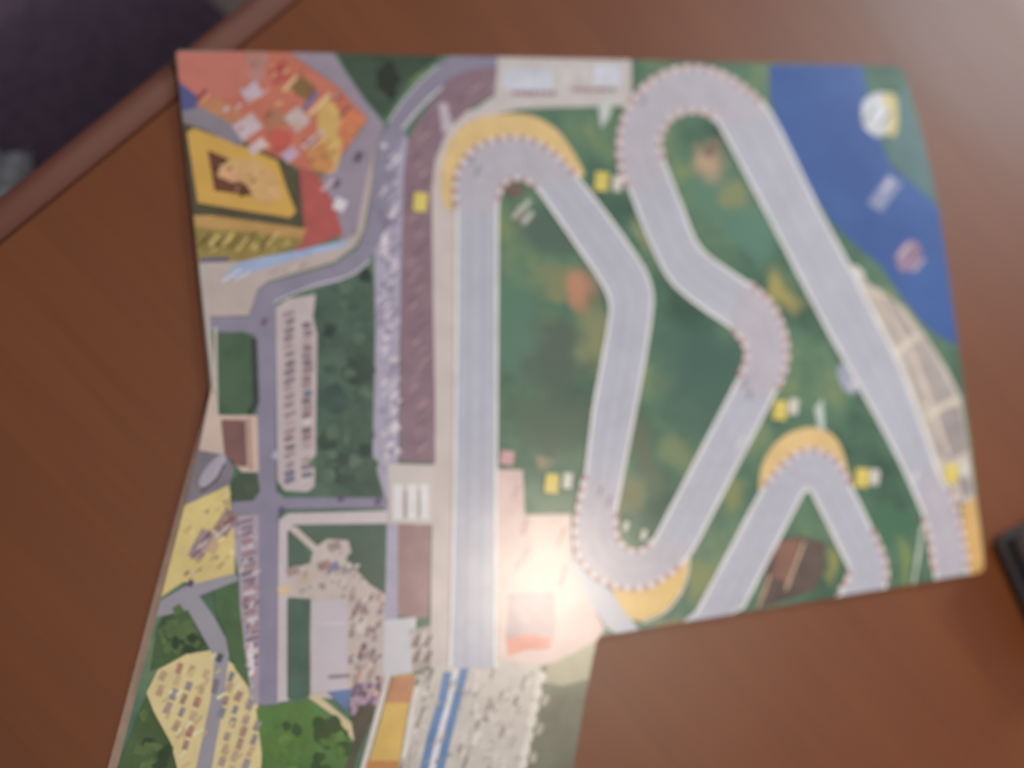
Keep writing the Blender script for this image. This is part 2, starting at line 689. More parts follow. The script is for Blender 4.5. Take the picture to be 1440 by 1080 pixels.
# ---- pit building along the top edge
pit = poly('printed_pit_building', [(700, 72), (888, 72), (888, 149), (780, 151), (720, 154), (684, 166), (662, 180), (648, 176), (676, 148), (696, 134)],
           (186, 178, 176), 3, vary=.06)
poly('printed_pit_roof', [(706, 96), (778, 97), (776, 126), (708, 126)], (186, 190, 202), 4, pit)
poly('printed_pit_roof', [(790, 97), (828, 96), (828, 118), (790, 120)], (192, 186, 186), 4, pit)
poly('printed_pit_roof', [(836, 93), (874, 92), (872, 120), (834, 120)], (192, 196, 210), 4, pit)
for i in range(7):
    poly('printed_car', rect(724 + i * 9, 131, 7, 6, 0), random.choice([(142, 120, 134), (120, 92, 112), (150, 110, 124)]), 5, pit)
for i in range(7):
    poly('printed_car', rect(808 + i * 9, 126, 7, 6, 0), random.choice([(142, 120, 134), (130, 110, 122), (156, 130, 140)]), 5, pit)
poly('printed_flag', [(841, 146), (860, 136), (859, 160), (845, 182)], (182, 190, 186), 6, pit)

# ---- cream apron left of the home straight
apron = poly('printed_apron', [(605, 940), (606, 800), (612, 560), (606, 300), (607, 265), (612, 225), (630, 180), (652, 158), (700, 142), (770, 146),
                               (700, 160), (655, 170), (632, 200), (624, 240), (626, 290), (645, 300), (643, 560), (638, 800), (634, 940)], (190, 178, 174), 2.5, vary=.06)

# ---- grandstand roof strip (mauve)
mauve = (132, 106, 118)
strip = poly('printed_grandstand_roof', [(697, 94), (700, 122), (692, 134), (662, 152), (630, 182), (612, 226), (607, 268), (609, 420), (612, 560),
                                         (612, 652), (561, 648), (563, 480), (566, 300), (568, 240), (573, 200), (584, 176), (604, 148), (622, 124), (637, 108), (660, 98)],
             mauve, 3, vary=.12, scale=70)
poly('printed_grandstand_roof', [(560, 736), (606, 738), (604, 830), (602, 868), (584, 870), (560, 866)], (150, 118, 118), 3, vary=.12, scale=70)
poly('printed_grandstand_stair', [(617, 146), (628, 144), (637, 178), (622, 188)], (176, 164, 174), 4, strip)
for i in range(34):
    y = 215 + i * 12.5
    x0 = 572 + random.uniform(0, 22)
    line('printed_seat_row', [(x0, y + 8), (x0 + 12, y - 2)], 2.2, random.choice([(160, 132, 142), (112, 88, 104), (176, 140, 140), (104, 84, 98)]), 4, strip)
for i in range(12):
    t = i / 11
    cx, cy = 600 + 90 * t, 190 - 80 * t ** .7
    line('printed_seat_row', [(cx - 12, cy + 10), (cx + 6, cy - 6)], 2.4, random.choice([(158, 128, 136), (116, 90, 106), (170, 136, 130)]), 4, strip)
crossing = poly('printed_crossing', [(545, 652), (612, 654), (610, 738), (548, 736)], (192, 182, 178), 3.4, vary=.05)
for x in (560, 580, 597):
    poly('printed_crossing_stripe', [(x - 7, 681), (x + 6, 681), (x + 6, 730), (x - 7, 730)], (214, 212, 218), 4.4, crossing)
line('printed_crossing_gap', [(570, 690), (570, 728)], 2, (140, 120, 116), 5, crossing)
line('printed_crossing_gap', [(590, 690), (590, 728)], 2, (140, 120, 116), 5, crossing)

# ---- pale service road beside the stand
serv = poly('printed_service_road', [(545, 178), (566, 182), (574, 198), (566, 300), (562, 480), (560, 650), (560, 870), (541, 905), (541, 700), (524, 640), (528, 480), (526, 330), (532, 240)],
            (160, 154, 174), 2, vary=.1, scale=120)
for i in range(60):
    y = 205 + i * 7.5
    x = random.uniform(538, 560)
    poly('printed_stall', rect(x, y, random.uniform(7, 12), random.uniform(4, 7), -38), random.choice(
        [(196, 186, 198), (178, 170, 190), (132, 124, 146), (188, 176, 182), (150, 144, 170), (208, 198, 204)]), 3.2, serv)

# ---- top-left arc road and town roads
road_c = (132, 126, 146)
roads = poly('printed_street', [(545, 178), (556, 158), (570, 137), (592, 112), (615, 92), (634, 70), (700, 72), (700, 93), (660, 99), (637, 108), (622, 122), (592, 150), (572, 180), (560, 215), (556, 300),
                                (540, 330), (520, 366), (505, 384), (470, 398), (404, 415), (388, 428), (388, 560), (388, 690), (400, 700), (545, 700), (545, 714), (400, 716), (391, 725), (392, 860), (392, 990),
                                (362, 992), (362, 870), (364, 724), (326, 722), (326, 706), (356, 704), (362, 690), (362, 560), (358, 470), (345, 468), (284, 466), (280, 446), (350, 446), (362, 410), (376, 398),
                                (470, 372), (502, 350), (515, 320), (524, 250), (530, 200)], road_c, 2.2, vary=.08)
line('printed_road_edge', [(565, 182), (592, 150), (622, 122)], 3, (206, 200, 206), 4, roads, True)
line('printed_road_edge', [(546, 172), (570, 137), (615, 92)], 2, (190, 188, 192), 4, roads, True)
line('printed_road_edge', [(385, 425), (440, 402), (490, 388), (520, 366)], 2.5, (188, 184, 192), 4, roads, True)
for x, y in ((396, 718), (532, 705), (372, 452), (387, 640), (480, 700)):
    poly('printed_car', rect(x, y, 8, 11, 25), random.choice([(92, 84, 112), (176, 170, 186), (110, 92, 112)]), 4, roads)

# ---- fairground corner
fair = poly('printed_fairground', [(240, 60), (408, 60), (440, 98), (478, 124), (518, 166), (482, 216), (462, 246), (420, 236), (380, 218), (340, 198), (300, 178), (244, 160)],
            (190, 106, 84), 1.4, vary=.1, scale=30)
poly('printed_plaza', [(240, 62), (340, 60), (352, 110), (330, 138), (284, 140), (246, 112)], (192, 110, 96), 2, fair, vary=.05)
poly('printed_plaza', [(344, 62), (378, 62), (372, 112), (352, 124)], (176, 122, 110), 2, fair, vary=.1)
poly('printed_tent', [(376, 96), (402, 82), (408, 110), (386, 122)], (180, 82, 72), 2, fair)
poly('printed_tent', [(412, 112), (424, 106), (446, 124), (432, 142), (408, 128)], (130, 96, 58), 2.4, fair)
line('printed_awning', [(398, 128), (418, 107)], 4, (224, 184, 124), 3.4, fair)
line('printed_awning', [(427, 154), (446, 130)], 6, (88, 104, 158), 3.4, fair)
line('printed_awning', [(434, 162), (464, 132)], 5, (218, 190, 140), 3.6, fair)
poly('printed_tent', [(448, 148), (466, 142), (482, 176), (474, 236), (460, 244), (448, 200)], (204, 164, 92), 2, fair, True)
poly('printed_tent', [(430, 205), (458, 200), (470, 235), (462, 244), (436, 236)], (196, 134, 76), 2.6, fair)
poly('printed_tent', [(486, 150), (516, 166), (492, 204), (474, 190)], (200, 116, 78), 2.2, fair)
poly('printed_pavilion', rect(354, 130, 26, 22, -30), (190, 168, 182), 3, fair)
poly('printed_pavilion', rect(348, 178, 34, 26, -35), (192, 170, 178), 3, fair)
poly('printed_pavilion', rect(362, 206, 26, 14, -35), (196, 172, 172), 3, fair)
poly('printed_pavilion', rect(418, 168, 26, 28, -40), (188, 168, 164), 3, fair)
poly('printed_pavilion', rect(408, 217, 22, 16, -40), (190, 160, 184), 3.4, fair)
line('printed_awning', [(424, 208), (456, 184)], 7, (200, 160, 160), 3.8, fair)
line('printed_awning', [(432, 206), (452, 190)], 3, (120, 62, 66), 4.6, fair)
line('printed_awning', [(476, 166), (492, 150)], 3, (90, 60, 50), 4.6, fair)
poly('printed_tent', blob(394, 197, 17, 15, 10, .15), (192, 86, 74), 2.8, fair, True)
poly('printed_tent', blob(386, 166, 16, 14, 10, .15), (168, 112, 82), 2.8, fair, True)
poly('printed_tent', [(278, 142), (305, 136), (340, 158), (346, 176), (318, 176), (286, 160)], (186, 122, 84), 2, fair)
line('printed_awning', [(278, 140), (290, 126)], 4, (120, 52, 46), 3.4, fair)
line('printed_awning', [(283, 144), (294, 132)], 2.6, (214, 158, 104), 3.6, fair)
poly('printed_pool', [(240, 116), (278, 136), (276, 160), (244, 162)], (82, 82, 134), 2.2, fair)
poly('printed_walkway', [(244, 158), (282, 150), (330, 176), (346, 200), (336, 206), (290, 184), (246, 174)], (132, 122, 132), 3, fair)
# street side of the fairground
poly('printed_pavement', [(408, 62), (470, 62), (484, 98), (512, 140), (541, 176), (530, 200), (518, 262), (498, 330), (478, 342), (470, 290), (450, 252), (484, 216), (518, 168), (476, 122)],
     (142, 130, 146), 1.8, vary=.1)
poly('printed_red_court', [(420, 234), (448, 246), (470, 286), (482, 330), (452, 342), (412, 354), (428, 320)], (172, 82, 76), 3, vary=.12)
poly('printed_car', rect(478, 288, 17, 17, 25), (202, 196, 206), 4)
poly('printed_car', rect(504, 221, 9, 15, 25), (92, 80, 88), 4)
poly('printed_car', rect(474, 258, 8, 13, 30), (96, 80, 98), 4)
line('printed_awning', [(452, 268), (470, 252)], 4, (190, 168, 178), 4)
# yellow framed ride
poly('printed_hedge', [(244, 170), (290, 182), (346, 202), (398, 224), (430, 250), (446, 305), (436, 326), (354, 318), (262, 308), (250, 240)], (82, 76, 54), 2, vary=.16)
ride = poly('printed_ride_frame', [(263, 186), (272, 180), (338, 204), (390, 226), (402, 262), (416, 298), (408, 306), (350, 297), (278, 285)], (204, 158, 72), 3, vary=.08)
poly('printed_ride_floor', [(292, 211), (330, 227), (378, 238), (392, 276), (352, 275), (302, 268)], (104, 62, 44), 4, ride)
poly('printed_ride_roof', [(318, 226), (360, 226), (386, 246), (394, 280), (362, 284), (344, 258), (306, 248)], (200, 156, 100), 5, ride, True)
poly('printed_ride_seat', blob(322, 246, 16, 9, 10, .2, 30), (206, 152, 112), 6, ride, True)
line('printed_ride_shadow', [(304, 240), (318, 226)], 3.5, (68, 34, 26), 7, ride)
line('printed_ride_shadow', [(338, 276), (350, 268)], 3.5, (74, 38, 26), 7, ride)
# striped hall
hall = poly('printed_striped_hall', [(262, 308), (300, 306), (430, 323), (424, 344), (400, 354), (336, 368), (270, 370)], (146, 126, 66), 3, vary=.14)
poly('printed_hall_eave', [(262, 304), (300, 303), (432, 322), (424, 336), (350, 326), (264, 320)], (184, 142, 82), 4, hall)
for i in range(10):
    x = 280 + i * 10.5
    line('printed_hall_slat', [(x, 346 + (i % 3) * 4), (x + 17, 326 + (i % 3) * 4)], 2.8, (222, 188, 108) if i % 2 else (92, 74, 36), 5, hall)
# blue awning and the beige forecourt
fore = poly('printed_forecourt', [(268, 371), (322, 366), (400, 356), (484, 338), (500, 330), (512, 268), (528, 200), (522, 262), (512, 322), (500, 346), (470, 368), (376, 396), (362, 408), (350, 444), (280, 446)],
            (178, 162, 156), 2.6, vary=.06)
poly('printed_awning', [(316, 388), (334, 370), (400, 356), (488, 338), (490, 345), (410, 366), (350, 384), (312, 396)], (148, 166, 200), 4, fore)
line('printed_awning', [(282, 366), (322, 364)], 5, (84, 80, 124), 5, fore)
line('printed_awning_stripe', [(312, 396), (340, 378)], 2.5, (214, 210, 214), 5, fore)
line('printed_awning_stripe', [(330, 394), (352, 382)], 2.5, (208, 204, 208), 5, fore)
poly('printed_forecourt_edge', [(270, 372), (288, 372), (304, 540), (290, 552)], (176, 168, 160), 3.4, fore, vary=.05)

# ---- trees, lawns, car park
dgreen = (66, 84, 72)
poly('printed_wood', [(446, 406), (486, 392), (520, 372), (530, 420), (526, 480), (526, 640), (540, 690), (530, 702), (440, 702), (430, 690), (446, 670), (446, 470), (430, 440)], dgreen, 1.6, vary=.25, scale=26, alt=(76, 100, 84))
for (x, y, r) in ((500, 430, 24), (476, 470, 22), (505, 520, 22), (470, 560, 20), (500, 610, 24), (480, 660, 22), (515, 660, 18), (460, 620, 14)):
    poly('printed_tree', blob(x, y, r, r, 14, .2), random.choice([(60, 76, 66), (72, 94, 78), (64, 84, 76)]), 2.6, smooth=True, vary=.2, scale=60)
poly('printed_wood', [(474, 65), (545, 65), (622, 65), (580, 110), (552, 150), (540, 168), (514, 138), (488, 100)], (62, 78, 62), 1.2, vary=.3, scale=26)
poly('printed_tree', blob(546, 112, 16, 26, 14, .2), (46, 52, 44), 2, smooth=True)
park = poly('printed_car_park', [(388, 432), (404, 420), (444, 414), (440, 446), (446, 470), (444, 640), (432, 652), (443, 660), (442, 684), (432, 692), (400, 690), (390, 676)], (182, 168, 170), 3.4, vary=.06)
pal = [(134, 116, 124), (150, 128, 134), (120, 104, 114), (166, 146, 148), (142, 112, 112), (192, 180, 184), (114, 112, 130)]
cars(park, [(407, 440 + i * 11.8) for i in range(21)], 15, 7.5, -24, 4.4, pal)
cars(park, [(432, 458 + i * 10.5) for i in range(22) if i not in (17,)], 13, 8, -14, 4.4, pal)
poly('printed_lawn', [(306, 470), (340, 466), (356, 474), (360, 520), (358, 566), (350, 582), (308, 582)], (74, 98, 74), 3, vary=.18, scale=40)
line('printed_hedge', [(357, 476), (360, 566), (350, 582)], 9, (58, 66, 60), 3.6)
line('printed_lawn_border', [(303, 460), (305, 582)], 4, (184, 178, 164), 3.7)
yard = poly('printed_schoolyard', [(294, 540), (308, 584), (362, 584), (364, 664), (340, 664), (320, 640), (270, 640), (262, 620)], (196, 172, 158), 2.6, vary=.08)
poly('printed_court', [(311, 590), (345, 591), (348, 656), (336, 656), (316, 640)], (122, 86, 82), 3.6, yard)
line('printed_court_wall', [(349, 588), (353, 660)], 5, (176, 136, 122), 3.6, yard)
poly('printed_stadium', [(268, 630), (318, 640), (330, 660), (322, 682), (256, 710)], (122, 114, 124), 3.2, vary=.15)
poly('printed_stadium_roof', blob(299, 662, 10, 28, 16, .03, 38), (164, 158, 172), 4, smooth=True)
line('printed_stadium_edge', [(282, 692), (304, 676), (316, 652)], 2.4, (70, 62, 68), 5)
poly('printed_tree', [(326, 676), (340, 664), (362, 668), (366, 690), (356, 704), (326, 706)], (70, 84, 66), 3.4, vary=.25)

# ---- houses and the yellow estate
estate = poly('printed_estate', [(252, 708), (322, 680), (326, 728), (330, 760), (330, 812), (300, 826), (258, 818), (220, 838), (226, 800)], (208, 186, 118), 2.8, vary=.1)
poly('printed_house_roof', rect(318, 735, 22, 36, 32), (146, 116, 112), 3.8, estate, vary=.3, scale=160)
poly('printed_house_roof', rect(283, 766, 20, 44, 28), (156, 132, 138), 3.8, estate, vary=.3, scale=160)
poly('printed_house_roof', rect(302, 762, 14, 34, 20), (190, 158, 120), 3.6, estate)
for k, (x, y) in enumerate(((276, 778), (284, 766), (290, 756), (316, 744), (322, 732), (310, 750))):
    line('printed_house_eave', [(x - 7, y + 6), (x + 7, y - 6)], 2.2, (206, 190, 184) if k % 2 else (92, 60, 60), 4.8, estate)
lane = poly('printed_lane', [(216, 842), (262, 824), (330, 806), (336, 816), (280, 838), (300, 866), (318, 898), (322, 920), (314, 990), (296, 1090), (290, 1150), (258, 1150), (276, 1080), (296, 985), (302, 925), (288, 900), (264, 858), (210, 866)],
            (146, 142, 152), 3.3, vary=.06)
terr = poly('printed_terrace', [(326, 724), (364, 724), (364, 990), (352, 990), (344, 930), (338, 880), (336, 810), (330, 780)], (160, 148, 160), 2.8, vary=.08)
for i in range(23):
    y = 732 + i * 9.2
    x = 340 + (i > 8) * 3 + (i > 14) * 4
    line('printed_house_roof', [(x, y + 3), (x + 16, y - 2)], 4.4, random.choice([(152, 108, 116), (200, 186, 190), (128, 104, 120), (210, 190, 190), (110, 92, 108), (166, 126, 132)]), 3.8, terr)
poly('printed_terrace_wall', [(346, 905), (356, 903), (358, 950), (350, 952)], (206, 194, 196), 4.8, terr)
poly('printed_wood', [(300, 820), (330, 808), (338, 860), (346, 930), (352, 970), (330, 940), (320, 900), (304, 866)], (76, 104, 66), 2.9, vary=.22, scale=50)
poly('printed_wood', [(242, 842), (262, 858), (286, 900), (294, 912), (262, 924), (236, 934), (212, 944), (222, 880)], (68, 92, 56), 2.5, vary=.3, scale=40)
poly('printed_wood', [(205, 980), (216, 1000), (240, 1044), (256, 1090), (250, 1160), (146, 1164), (165, 1080)], (74, 96, 56), 2.5, vary=.3, scale=30)
lot = poly('printed_caravan_site', [(206, 974), (222, 942), (262, 920), (300, 914), (330, 936), (348, 962), (366, 1000), (368, 1060), (364, 1150), (250, 1160), (252, 1090), (240, 1044), (216, 1000)], (212, 192, 136), 2.8, vary=.08)
pal2 = [(178, 150, 120), (160, 140, 130), (186, 156, 124), (168, 120, 104), (144, 134, 134), (186, 164, 124), (160, 128, 114)]
WEST = [(206, 974), (222, 942), (262, 920), (300, 914), (296, 985), (276, 1075), (262, 1072), (240, 1040), (216, 1000)]
EAST = [(316, 930), (332, 938), (366, 1000), (372, 1140), (290, 1140), (308, 990)]
for k in range(5):
    spots = [(236 + k * 17.5 - i * 5.5, 932 + i * 19.5 + k * 6) for i in range(9)]
    cars(lot, [p for p in spots if inside((p[0] - 5, p[1] + 6), WEST) and inside((p[0] + 5, p[1] - 6), WEST)], 8.5, 15, 22, 3.9, pal2, 1.8)
    spots = [(326 + k * 15 - i * 5, 950 + i * 18 + k * 12) for i in range(12)]
    cars(lot, [p for p in spots if inside((p[0] + 5, p[1] - 6), EAST) and inside((p[0] - 5, p[1] + 6), EAST)], 8.5, 14, 22, 3.9, pal2 + [(124, 128, 134)], 1.8)
poly('printed_car', rect(309, 925, 8, 12, 20), (84, 78, 84), 4.6, lane)
poly('printed_car', rect(303, 965, 8, 20, 14), (120, 108, 124), 4.6, lane)
poly('printed_car', rect(268, 820, 8, 10, 30), (84, 76, 100), 4.6, lane)

# ---- block below the crossroads
block = poly('printed_pavement', [(392, 732), (404, 722), (546, 718), (546, 736), (412, 738), (404, 748), (406, 985), (390, 988)], (188, 176, 180), 3.1, vary=.06)
poly('printed_lawn', [(406, 738), (544, 736), (542, 840), (500, 832), (494, 790), (486, 762), (456, 762), (440, 772), (418, 748), (436, 790), (404, 800)], (78, 98, 84), 2.4, vary=.15, scale=30)
plaza = poly('printed_fair_plaza', [(404, 742), (416, 740), (446, 768), (460, 758), (490, 760), (494, 776), (486, 786), (520, 822), (542, 836), (540, 900), (540, 965), (500, 985), (436, 980), (436, 842), (402, 840), (402, 802), (436, 792), (440, 776)], (186, 172, 166), 3, vary=.1)
poly('printed_lawn', [(404, 843), (437, 842), (434, 978), (404, 982)], (74, 98, 84), 4, plaza)
poly('printed_hall_roof', [(438, 846), (488, 842), (488, 970), (438, 974)], (186, 176, 184), 3.8, plaza, vary=.05)
line('printed_hall_ridge', [(440, 878), (486, 876)], 3, (202, 192, 192), 4.6, plaza)
line('printed_hall_post', [(462, 952), (492, 950)], 5, (140, 118, 126), 4.6, plaza)
for x, y, c in ((470, 768, (148, 128, 130)), (468, 797, (116, 116, 148)), (412, 803, (158, 136, 136)), (456, 795, (150, 120, 116)), (430, 812, (190, 170, 150)), (400, 830, (200, 176, 140)), (488, 800, (150, 140, 140))):
    poly('printed_stall', rect(x, y, 18, 12, -20), c, 4, plaza)
for i in range(54):
    x, y = random.uniform(494, 538), random.uniform(838, 972)
    poly('printed_visitor', blob(x, y, random.uniform(2.5, 5), random.uniform(4, 8), 7, .2, 20), random.choice([(140, 116, 120), (112, 96, 104), (200, 186, 178), (166, 140, 132), (150, 128, 136), (196, 150, 136)]), 4, plaza)
poly('printed_tent_roof', [(460, 973), (497, 968), (488, 1000), (474, 988)], (92, 116, 158), 4.2, plaza)
poly('printed_path', [(432, 980), (448, 978), (496, 1018), (506, 1034), (496, 1042), (474, 1010)], (198, 182, 140), 3.6, vary=.08)
poly('printed_wood', [(360, 996), (398, 990), (434, 984), (468, 1008), (494, 1042), (488, 1090), (484, 1150), (366, 1150), (368, 1060)], (76, 108, 54), 3, vary=.25, scale=30, alt=(82, 118, 58))
poly('printed_tree', blob(465, 1030, 22, 24, 14, .2), (62, 80, 46), 3.8, smooth=True)
poly('printed_tree', blob(400, 1050, 26, 24, 14, .2), (86, 122, 56), 3.8, smooth=True)

# ---- buildings at the near end of the straight
poly('printed_square_roof', [(540, 872), (586, 868), (584, 892), (582, 946), (538, 952)], (190, 188, 194), 4, vary=.05)
zeb = poly('printed_scaffold', [(576, 886), (606, 880), (604, 936), (580, 946)], (168, 152, 148), 4.4, vary=.12)
for i in range(8):
    x, y = 574 + (i % 4) * 8, 896 + (i // 4) * 22 + (i % 2) * 6
    line('printed_scaffold_bar', [(x, y + 8), (x + 9, y - 8)], 3, (72, 62, 62) if i % 2 else (214, 206, 200), 5.4, zeb)
for i in range(16):
    poly('printed_visitor', blob(498 + (i % 5) * 8 + random.uniform(-3, 3), 965 + (i // 5) * 11 + random.uniform(-3, 3), 4.5, 7, 7, .2, 25), random.choice([(120, 96, 116), (214, 160, 150), (96, 80, 84), (170, 140, 160), (200, 176, 180)]), 5)
poly('printed_hedge', [(492, 1002), (514, 990), (530, 975), (524, 1010), (500, 1070), (486, 1140), (478, 1140), (486, 1080), (498, 1040)], (86, 78, 64), 3.9, vary=.2)
arr = poly('printed_long_roof', [(552, 950), (584, 948), (572, 1010), (560, 1080), (548, 1150), (500, 1150), (516, 1080), (536, 1010)], (208, 170, 88), 4, vary=.1)
poly('printed_roof_end', [(551, 952), (584, 950), (578, 988), (542, 988)], (188, 130, 92), 4.8, arr)
poly('printed_roof_end', [(516, 1070), (560, 1070), (548, 1150), (500, 1150)], (190, 128, 70), 4.8, arr)
line('printed_roof_border', [(546, 950), (530, 1010), (508, 1090), (492, 1150)], 8, (206, 196, 190), 4.5, arr)
line('printed_roof_border', [(590, 950), (578, 1010), (566, 1080), (554, 1150)], 9, (206, 198, 192), 4.5, arr)
big = poly('printed_main_stand', [(592, 946), (632, 930), (700, 930), (762, 934), (752, 980), (742, 1030), (730, 1085), (716, 1150), (556, 1150), (570, 1080), (582, 1010)], (188, 180, 172), 3.6, vary=.1, scale=90)
line('printed_blue_band', [(630, 945), (622, 985), (606, 1040), (596, 1084), (582, 1150)], 12, (88, 124, 172), 4.8, big)
line('printed_blue_band', [(654, 936), (642, 985), (628, 1040), (618, 1084), (604, 1150)], 12, (88, 124, 172), 4.8, big)
line('printed_white_band', [(642, 940), (632, 985), (617, 1040), (607, 1084), (593, 1150)], 11, (206, 202, 206), 4.6, big)
for i in range(110):
    t = random.random()
    y = 945 + 195 * t
    x = random.choice([random.uniform(590, 606), random.uniform(668, 745), random.uniform(668, 745)]) - 38 * t
    poly('printed_seat_mark', rect(x, y, random.uniform(3, 6), random.uniform(9, 20), 20), random.choice([(170, 160, 150), (204, 198, 190), (150, 136, 128), (196, 188, 182), (132, 122, 116)]), 4.4 + 0.2 * random.random(), big)
poly('printed_dark_field', [(764, 930), (800, 920), (840, 898), (822, 985), (806, 1080), (794, 1152), (716, 1152), (730, 1085), (744, 1030)], (110, 110, 92), 2.4, vary=.2, scale=30)
poly('printed_light_field', [(770, 934), (800, 922), (838, 900), (828, 955), (790, 965), (766, 960)], (164, 160, 132), 3, vary=.12)
for i in range(9):
    y = 955 + i * 20
    x = 757 - i * 4.2
    poly('printed_bush', blob(x + 3, y, 6, 11, 9, .2, 20), (206, 200, 190), 4.9, smooth=True)
    if i % 2:
        poly('printed_bush', blob(x + 14, y + 10, 5, 9, 9, .2, 20), (164, 158, 144), 4.9, smooth=True)

# ---- paddock right of the straight
pad = poly('printed_paddock', [(698, 660), (735, 661), (738, 724), (803, 723), (805, 790), (812, 806), (850, 884), (842, 896), (836, 906), (800, 926), (764, 936), (700, 934)], (206, 180, 172), 2.8, vary=.06)
poly('printed_truck_park', [(716, 836), (778, 832), (782, 896), (712, 902)], (176, 152, 156), 3.8, pad, vary=.15)
poly('printed_red_awning', [(712, 898), (742, 892), (776, 896), (774, 912), (740, 914), (716, 922)], (214, 132, 112), 4.6, pad)
for a, b in (((722, 700), (730, 682)), ((735, 752), (742, 728)), ((784, 770), (794, 742)), ((726, 800), (745, 770)), ((788, 826), (796, 796))):
    line('printed_awning', [a, b], 4, (196, 152, 146), 4.6, pad)
poly('printed_pit_box', [(700, 664), (733, 664), (736, 720), (702, 722)], (204, 176, 172), 3.8, pad, vary=.1)
poly('printed_pit_box', [(742, 728), (800, 727), (801, 790), (744, 792)], (208, 186, 174), 3.8, pad, vary=.1)
poly('printed_sign', rect(713, 644, 19, 20, 8), (192, 148, 150), 4)
poly('printed_runoff', [(806, 740), (806, 795), (830, 846), (852, 882), (866, 892), (898, 886), (886, 868), (858, 830), (834, 806), (818, 782), (811, 755)], (176, 178, 188), 3, vary=.06)

# ---- gravel traps
grav = (210, 178, 120)
poly('printed_gravel_trap', [(627, 292), (620, 262), (621, 238), (630, 205), (650, 178), (675, 165), (710, 160), (745, 162), (780, 180), (804, 210), (822, 244), (812, 250), (790, 226), (768, 207), (737, 194), (700, 195), (668, 208), (643, 238), (640, 292)],
     grav, 3.2, smooth=True, vary=.07)
poly('printed_gravel_trap', [(859, 828), (872, 852), (886, 870), (901, 874), (936, 858), (957, 831), (966, 806), (968, 786), (960, 780), (930, 805), (905, 820), (872, 822)], (212, 176, 104), 3.2, vary=.07)
line('printed_trap_border', [(969, 784), (967, 806), (958, 832), (937, 859), (904, 875)], 3, (200, 192, 176), 3.8, smooth=True)
poly('printed_gravel_trap', [(1069, 692), (1069, 665), (1078, 640), (1094, 620), (1116, 606), (1146, 601), (1170, 611), (1184, 632), (1192, 660), (1200, 692), (1188, 690), (1176, 655), (1142, 634), (1110, 648), (1086, 676)], grav, 3.2, smooth=True, vary=.07)
poly('printed_gravel_trap', [(1352, 712), (1372, 698), (1384, 792), (1383, 801), (1375, 806), (1358, 808), (1362, 790)], (206, 164, 100), 3.2, vary=.07)

# ---- racing circuit
L = [(633, 940), (637, 800), (641, 560), (643, 310), (642, 280), (645, 243), (668, 210), (700, 197), (737, 196), (769, 209), (793, 231), (815, 254), (855, 305), (902, 372), (914, 400), (917, 428), (907, 500), (890, 592), (867, 712),
     (864, 732), (866, 752), (876, 769), (893, 777), (908, 773), (921, 758), (1035, 540), (1047, 518), (1051, 498), (1045, 478), (1028, 460), (950, 402), (917, 345), (888, 272), (875, 238), (872, 205), (878, 170), (892, 140), (915, 116),
     (950, 99), (985, 97), (1020, 108), (1055, 132), (1085, 162), (1150, 293), (1187, 362), (1220, 426), (1268, 522), (1320, 665), (1341, 705), (1352, 750), (1362, 807)]
R = [(697, 940), (697, 800), (698, 560), (699, 310), (700, 282), (706, 262), (720, 251), (738, 252), (755, 264), (800, 328), (847, 398), (858, 425), (857, 452), (845, 520), (835, 575), (822, 682), (813, 722), (810, 757), (817, 785), (836, 808),
     (866, 823), (906, 825), (940, 807), (964, 786), (977, 768), (1092, 547), (1103, 520), (1106, 490), (1098, 455), (1080, 423), (1047, 396), (985, 350), (958, 290), (932, 224), (926, 206), (928, 188), (938, 170), (955, 158), (980, 154), (1000, 160),
     (1015, 180), (1080, 302), (1162, 460), (1202, 531), (1262, 641), (1300, 727), (1310, 765), (1316, 815)]
Ls, Rs = smooth_pts(L, False, 4), smooth_pts(R, False, 4)
trk_c = (168, 170, 184)
track = poly('printed_race_track', Ls + Rs[::-1], trk_c, 5, vary=.05, scale=30)
L2 = [(965, 890), (1070, 692), (1086, 672), (1112, 645), (1142, 633), (1172, 646), (1186, 665), (1200, 692), (1227, 748), (1240, 778), (1246, 806), (1244, 835)]
R2 = [(1030, 882), (1124, 702), (1130, 692), (1138, 688), (1144, 696), (1196, 802), (1192, 818), (1174, 848)]
L2s, R2s = smooth_pts(L2, False, 4), smooth_pts(R2, False, 4)
track2 = poly('printed_race_track', L2s + R2s[::-1], trk_c, 5, vary=.05, scale=30)


def near_pt(p, poly_):
    best = None
    for i in range(len(poly_) - 1):
        ax, ay = poly_[i]
        bx, by = poly_[i + 1]
        dx, dy = bx - ax, by - ay
        dd = dx * dx + dy * dy
        if dd == 0:
            continue
        t = max(0, min(1, ((p[0] - ax) * dx + (p[1] - ay) * dy) / dd))
        q = (ax + t * dx, ay + t * dy)
        d = math.hypot(q[0] - p[0], q[1] - p[1])
        if best is None or d < best[0]:
            best = (d, q, i)
    return best


def lanes(Ls, Rs, par):
    A = resample(Ls, 6)
    pairs = []
    last = 0
    for p in A:
        lo_i = max(0, last - 3)
        d, q, i = near_pt(p, Rs[lo_i:lo_i + 30])
        last = lo_i + i
        pairs.append((p, q))
    for t in (1 / 3, 2 / 3):
        line('lane_line', [(a[0] + (b[0] - a[0]) * t, a[1] + (b[1] - a[1]) * t) for a, b in pairs], 0.9, (156, 156, 166), 6, par)
    q = []
    for k in range(3):
        for i in range(3 + k * 2, len(pairs), 6):
            a, b = pairs[i]
            t0, t1 = k / 3, (k + 1) / 3
            e = [(a[0] + (b[0] - a[0]) * t, a[1] + (b[1] - a[1]) * t) for t in (t0, t1)]
            if inside(e[0], OUT) and inside(e[1], OUT):
                q += [(k_, 0) for k_ in ribbon_quads(e, -0.4, 0.4)]
    sheet('space_lines', q, print_mat((163, 163, 173)), 6.25, par)


